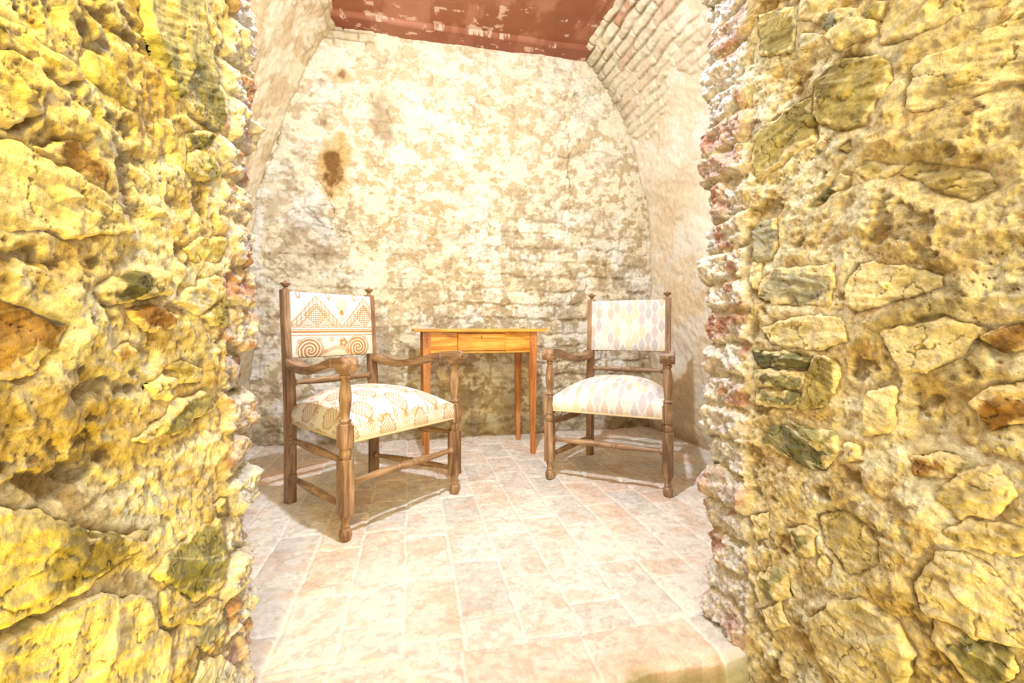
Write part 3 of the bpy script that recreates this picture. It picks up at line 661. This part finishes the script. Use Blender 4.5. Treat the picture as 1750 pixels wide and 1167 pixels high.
def teardrop(X, Y):
    wx, wy = .036, .074
    c = np.floor(X/wx).astype(np.int64); x = X-c*wx-wx/2; yo = Y+(c % 2)*wy/2
    r = np.floor(yo/wy).astype(np.int64); y = (yo-r*wy)/wy
    wid = .5*wx*np.clip(np.sin(np.pi*np.clip(y, 0, 1))**.7*(1.15-.35*y), 0, 1)
    ins = sst(.0012, -.0012, np.abs(x)-wid*.93); id_ = (_h(c, r, 0, 3)*5.99).astype(int); id2 = (_h(c, r, 1, 3)*5.99).astype(int)
    C = mix(srgb(240, 234, 224)+0*PASTEL[id2], PASTEL[id_]*.9, ins*.8)
    gr = sst(.0022, .0008, np.abs(np.abs(x)-wid*.93)); C = mix(C, srgb(196, 176, 160), gr*.35)
    return mix(C, PASTEL[id2]*.96, (1-ins)*.25), ins

# ------------------------------------------------------------------ armchair
FWd, RWd, DP = .289, .222, .255           # half widths at front and rear posts, half depth
def turned(L, r=.0125):
    """a turned stretcher profile of length L"""
    p = [(.0105, 0), (.0165, .004), (.0165, .012), (.0095, .018), (.010, .03), (.0145, L*.28), (.0165, L*.37), (.0125, L*.405), (.0165, L*.415), (.0165, L*.425), (.0125, L*.435)]
    mid = [(.0165, L*.47), (.017, L*.5), (.0165, L*.53)]
    full = p+mid+[(a, L-b) for a, b in reversed(p)]
    return full
def stretcher(a, b, parent, mat):
    a, b = Vector(a), Vector(b); L = (b-a).length; bm = bmesh.new()
    add_lathe(bm, turned(L), a, b-a, 18)
    return bm_obj('stretcher', bm, mat, parent, 40)
def lean(z): return .0 if z < .40 else (z-.40)*.075
def armchair(name, label, loc, rot, pat, seat_pat, upscale=1.0):
    t = bpy.data.objects.new(name, None); COL.objects.link(t); t.location = loc; t.rotation_euler = (0, 0, rot); t.empty_display_size = .2
    setp(t, label, 'chair', 'carved wooden armchairs')
    for sx in (-1, 1):
        bm = bmesh.new(); x, y = sx*FWd, -DP
        add_lathe(bm, smooth_prof([(.016, 0), (.021, .006), (.0235, .020), (.021, .036), (.015, .044), (.0165, .050), (.0165, .054), (.0135, .060), (.0175, .078), (.021, .086), (.021, .094)], 3), (x, y, 0))
        add_box(bm, (x, y, .192), (.047, .047, .204), .006)
        add_lathe(bm, smooth_prof([(.015, .290), (.019, .300), (.0225, .314), (.019, .328), (.015, .338)], 3), (x, y, 0))
        add_box(bm, (x, y, .376), (.047, .047, .084), .007)
        add_lathe(bm, smooth_prof([(.022, .414), (.0235, .421), (.0175, .426), (.022, .432), (.022, .437), (.0155, .443), (.0165, .460), (.0215, .500), (.0225, .525), (.0185, .560), (.0145, .582), (.0135, .588), (.019, .594), (.019, .599), (.0145, .603), (.018, .610)], 3), (x, y, 0))
        add_box(bm, (x, y, .622), (.043, .043, .030), .004)
        bm_obj('leg', bm, M_oak, t, 35)
        # rear post: straight to the seat, leaning back above it
        bm = bmesh.new(); w2 = .020; xr = sx*RWd; zs = [0, .40, .945]
        rings = [[bm.verts.new((xr+a*w2, DP+lean(z)+b*w2, z)) for a, b in ((-1, -1), (1, -1), (1, 1), (-1, 1))] for z in zs]
        for r0, r1 in zip(rings[:-1], rings[1:]):
            for k in range(4): bm.faces.new((r0[k], r0[(k+1) % 4], r1[(k+1) % 4], r1[k]))
        bm.faces.new(rings[0]); bm.faces.new(rings[-1])
        bmesh.ops.bevel(bm, geom=[e for e in bm.edges], offset=.002, segments=1, affect='EDGES')
        post = bm_obj('leg', bm, M_oak, t)
        bm = bmesh.new()
        add_lathe(bm, smooth_prof([(.013, 0), (.013, .003), (.008, .008), (.010, .013), (.016, .019), (.0225, .027), (.0225, .0295), (.010, .033), (.005, .038), (.001, .042)], 3), (xr, DP+lean(.945), .945))
        bm_obj('finial', bm, M_oak, post, 40)
        # armrest: dips behind, rises to a rolled scroll over the front post
        ctr = [(DP-.018, .622), (.16, .604), (.06, .598), (-.05, .612), (-.14, .634), (-.20, .645), (-.245, .6475)]
        up, dn = [], []
        cs = smooth2(ctr, 6)
        for i, (yy, zz) in enumerate(cs):
            f = i/(len(cs)-1); th = .018-.002*math.sin(math.pi*f)
            up.append((yy, zz+th)); dn.append((yy, zz-th))
        cyy, czz, R = -.262, .637, .0305
        arc = [(cyy+R*math.cos(a), czz+R*math.sin(a)) for a in np.linspace(math.pi*.5, math.pi*1.93, 22)]
        outline = up+arc+dn[::-1]
        # straight arms run from rear post to front post; the outline is sheared in x to follow
        bm = bmesh.new(); wa = .029
        def shear(yy): return sx*(FWd+(RWd-FWd)*(yy+DP)/(2*DP))
        segs = 0
        A = [bm.verts.new((shear(max(yy, -DP))-wa*(1 if yy > -.2 else 1.12), yy, zz)) for yy, zz in outline]
        B = [bm.verts.new((shear(max(yy, -DP))+wa*(1 if yy > -.2 else 1.12), yy, zz)) for yy, zz in outline]
        n = len(A); bm.faces.new(A); bm.faces.new(B[::-1])
        for i in range(n): bm.faces.new((A[i], B[i], B[(i+1) % n], A[(i+1) % n]))
        bmesh.ops.recalc_face_normals(bm, faces=bm.faces)
        bmesh.ops.bevel(bm, geom=[e for e in bm.edges if len(e.link_faces) == 2 and any(len(f.verts) > 4 for f in e.link_faces)], offset=.003, segments=2, affect='EDGES')
        bmesh.ops.triangulate(bm, faces=[f for f in bm.faces if len(f.verts) > 4])
        arm = bm_obj('armrest', bm, M_oak_y, t, 30)
        for z in (.285, .118):
            stretcher((sx*(RWd), DP-.018, z-.004), (sx*(FWd), -DP+.02, z), t, M_oak_y)
    stretcher((-FWd+.02, -DP, .205), (FWd-.02, -DP, .205), t, M_oak_x)
    stretcher((-RWd+.018, DP+lean(.528), .528), (RWd-.018, DP+lean(.528), .528), t, M_oak_x)
    # rails
    bm = bmesh.new(); add_box(bm, (0, DP+lean(.92)+.004, .922), (2*RWd-.036, .022, .028), .003); bm_obj('top_rail', bm, M_oak_x, t)
    bm = bmesh.new(); add_box(bm, (0, DP+lean(.64), .648), (2*RWd-.036, .020, .022), .003); bm_obj('lower_rail', bm, M_oak_x, t)
    # seat
    n = 230; a = np.linspace(-1.22, 1.22, n); A, B = np.meshgrid(a, a, indexing='ij')
    ca, cb = np.clip(A, -1, 1), np.clip(B, -1, 1)
    over = np.maximum(np.abs(A)-1, 0)+np.maximum(np.abs(B)-1, 0)
    x = ca*(FWd-.006+(RWd-FWd)*(cb+1)/2); y = cb*(DP+.012)+.0
    # sides sag outwards a little
    dome = ((1-np.abs(ca)**2.6)*(1-np.abs(cb)**2.6))**.62
    z = .418+.098*dome-np.clip(over, 0, .22)/.22*.064
    bul = np.sin(np.clip(over/.22, 0, 1)*np.pi)*.008
    x = x+np.sign(A)*(np.abs(A) > 1)*bul; y = y+np.sign(B)*(np.abs(B) > 1)*bul
    sx_, sy_ = A*FWd*.99, B*DP+np.where(np.abs(B) > 1, 0, 0)
    C, g = seat_pat(sx_+.02, sy_+.03)
    # notch at the four posts
    P = np.stack([x, y, z+.0004*g], -1)
    seat = grid_mesh('seat', P, C, M_fabric, parent=t)
    bm = bmesh.new(); fx, rx, y0, y1 = FWd-.004, RWd-.004, -DP-.014, DP+.014
    vs = [bm.verts.new((px, py, zz)) for zz in (.352, .372) for px, py in ((-fx+.01, y0+.01), (fx-.01, y0+.01), (rx-.01, y1-.01), (-rx+.01, y1-.01))]
    bm.faces.new(vs[:4]); bm.faces.new(vs[4:])
    for k in range(4): bm.faces.new((vs[k], vs[(k+1) % 4], vs[4+(k+1) % 4], vs[4+k]))
    bm_obj('seat_underside', bm, M_piping, seat)
    bm = bmesh.new()
    cor = [(-fx, y0), (fx, y0), (rx, y1), (-rx, y1)]
    for k in range(4):
        p, q = Vector((*cor[k], .355)), Vector((*cor[(k+1) % 4], .355)); add_lathe(bm, [(.0045, 0), (.0045, (q-p).length)], p, q-p, 10)
    bm_obj('piping', bm, M_piping, seat, 60)
    # backrest pad, front and back faces in one closed shell
    nu, nv = 300, 240
    th = np.linspace(-1, 1, nv)                             # -1..1 wraps bottom -> front -> top -> back
    uu = np.linspace(-1, 1, nu); Uq, Tq = np.meshgrid(uu, th, indexing='ij')
    z0, z1 = .640, .936
    # front face uses the middle 80 %, the rest rolls over the edges to the back
    Vf = np.clip((Tq+.82)/1.64, 0, 1); ov = np.clip(np.abs(Tq)-.82, 0, .18)/.18
    zz = z0+(z1-z0)*Vf
    puff = (1-np.abs(Uq)**6)*(1-np.abs(2*Vf-1)**6)
    sidefall = np.clip((np.abs(Uq)-.965)/.035, 0, 1)
    yf = -.020-.015*puff; depth = .024+.015
    y = yf+ov*.032+sidefall*.018+.0
    X = Uq*(RWd-.0015)*np.where(sidefall > 0, 1.0, 1.0)
    zc = zz+np.where(Tq < 0, 1, -1)*0
    Y = DP+lean(0.7)*0+np.vectorize(lean)(zz)+y
    C, g = pat((Uq+1)/2, Vf)
    bk = grid_mesh('backrest', np.stack([X, Y, zc], -1), C, M_fabric, parent=t)
    bm = bmesh.new()
    vs = [bm.verts.new((xx, DP+lean(z)+.012, z)) for xx, z in ((-RWd+.018, z0), (RWd-.018, z0), (RWd-.018, z1), (-RWd+.018, z1))]
    v2 = [bm.verts.new((v.co.x, v.co.y-.010, v.co.z)) for v in vs]
    bm.faces.new(vs); bm.faces.new(v2)
    for k in range(4): bm.faces.new((vs[k], vs[(k+1) % 4], v2[(k+1) % 4], v2[k]))
    bm_obj('back_cloth', bm, M_piping, bk)
    return t
def smooth2(pts, sub):
    out = []
    for i in range(len(pts)-1):
        p0, p1, p2, p3 = pts[max(i-1, 0)], pts[i], pts[i+1], pts[min(i+2, len(pts)-1)]
        for k in range(sub):
            u = k/sub
            out.append(tuple(.5*(2*b+(c_-a)*u+(2*a-5*b+4*c_-d)*u*u+(-a+3*b-3*c_+d)*u**3) for a, b, c_, d in zip(p0, p1, p2, p3)))
    out.append(pts[-1]); return out
armchair('armchair', 'wooden scroll-arm armchair with gold pineapple and chevron fabric, left of the table', (-.645, 2.05, .006), math.radians(54), geo_back, pineapple)
armchair('armchair', 'wooden scroll-arm armchair with pale pastel teardrop fabric, right of the table', (.565, 2.45, .006), math.radians(-25.5),
         lambda U, V: teardrop(U*.44, V*.30), teardrop)

# ------------------------------------------------------------------ side table
def side_table():
    t = bpy.data.objects.new('side_table', None); COL.objects.link(t)
    ang = math.radians(14); fl = np.array([-.495, 2.655]); wv = np.array([math.cos(ang), math.sin(ang)]); dv = np.array([-wv[1], wv[0]])
    W, D = .640, .350; c = fl+wv*W/2+dv*D/2
    t.location = (c[0], c[1], .006); t.rotation_euler = (0, 0, ang)
    setp(t, 'small amber pine table with one drawer, against the back wall between the armchairs', 'table')
    HT = .768
    bm = bmesh.new(); add_box(bm, (0, 0, HT-.009), (W+.155, D+.09, .018), .003); bm_obj('tabletop', bm, M_pine, t)
    for sx in (-1, 1):
        for sy in (-1, 1):
            bm = bmesh.new(); x, y = sx*W/2, sy*D/2
            add_box(bm, (x, y, HT-.018-.07), (.044, .044, .14), .0015)
            add_box(bm, (x, y, (HT-.158)/2), (.044, .044, HT-.158), .0015, taper=.56)
            lg = bm_obj('leg', bm, M_pine_leg, t)
            if sy < 0:
                for dz in (.045, .085):
                    bm = bmesh.new(); add_lathe(bm, [(.0028, 0), (.0028, .0015)], (x, y-.0216, HT-.018-dz), (0, -1, 0), 8)
                    bm_obj('dowel_peg', bm, M_dark, lg)
    zc = HT-.018-.0625
    bm = bmesh.new()
    for x0, x1 in ((-W/2+.02, -.145), (.145, W/2-.02)): add_box(bm, ((x0+x1)/2, -D/2-.004, zc), (x1-x0, .022, .125), .001)
    add_box(bm, (0, -D/2-.004, HT-.018-.004), (.30, .022, .008)); add_box(bm, (0, -D/2-.004, HT-.018-.120), (.30, .022, .010))
    bm_obj('apron', bm, M_pine, t)
    bm = bmesh.new(); add_box(bm, (0, D/2, zc), (W-.04, .020, .125), .001); bm_obj('apron', bm, M_pine, t)
    for sx in (-1, 1):
        bm = bmesh.new(); add_box(bm, (sx*W/2, 0, zc), (.020, D-.04, .125), .001); bm_obj('apron', bm, M_pine_leg, t)
    bm = bmesh.new(); add_box(bm, (0, -D/2-.012, HT-.018-.061), (.286, .022, .100), .004); dr = bm_obj('drawer', bm, M_pine, t)
    bm = bmesh.new(); add_lathe(bm, [(.0034, 0), (.0034, .002)], (-.002, -D/2-.0225, HT-.018-.026), (0, -1, 0), 10); add_box(bm, (-.002, -D/2-.0235, HT-.018-.034), (.0035, .002, .014)); bm_obj('keyhole', bm, M_dark, dr)
side_table()
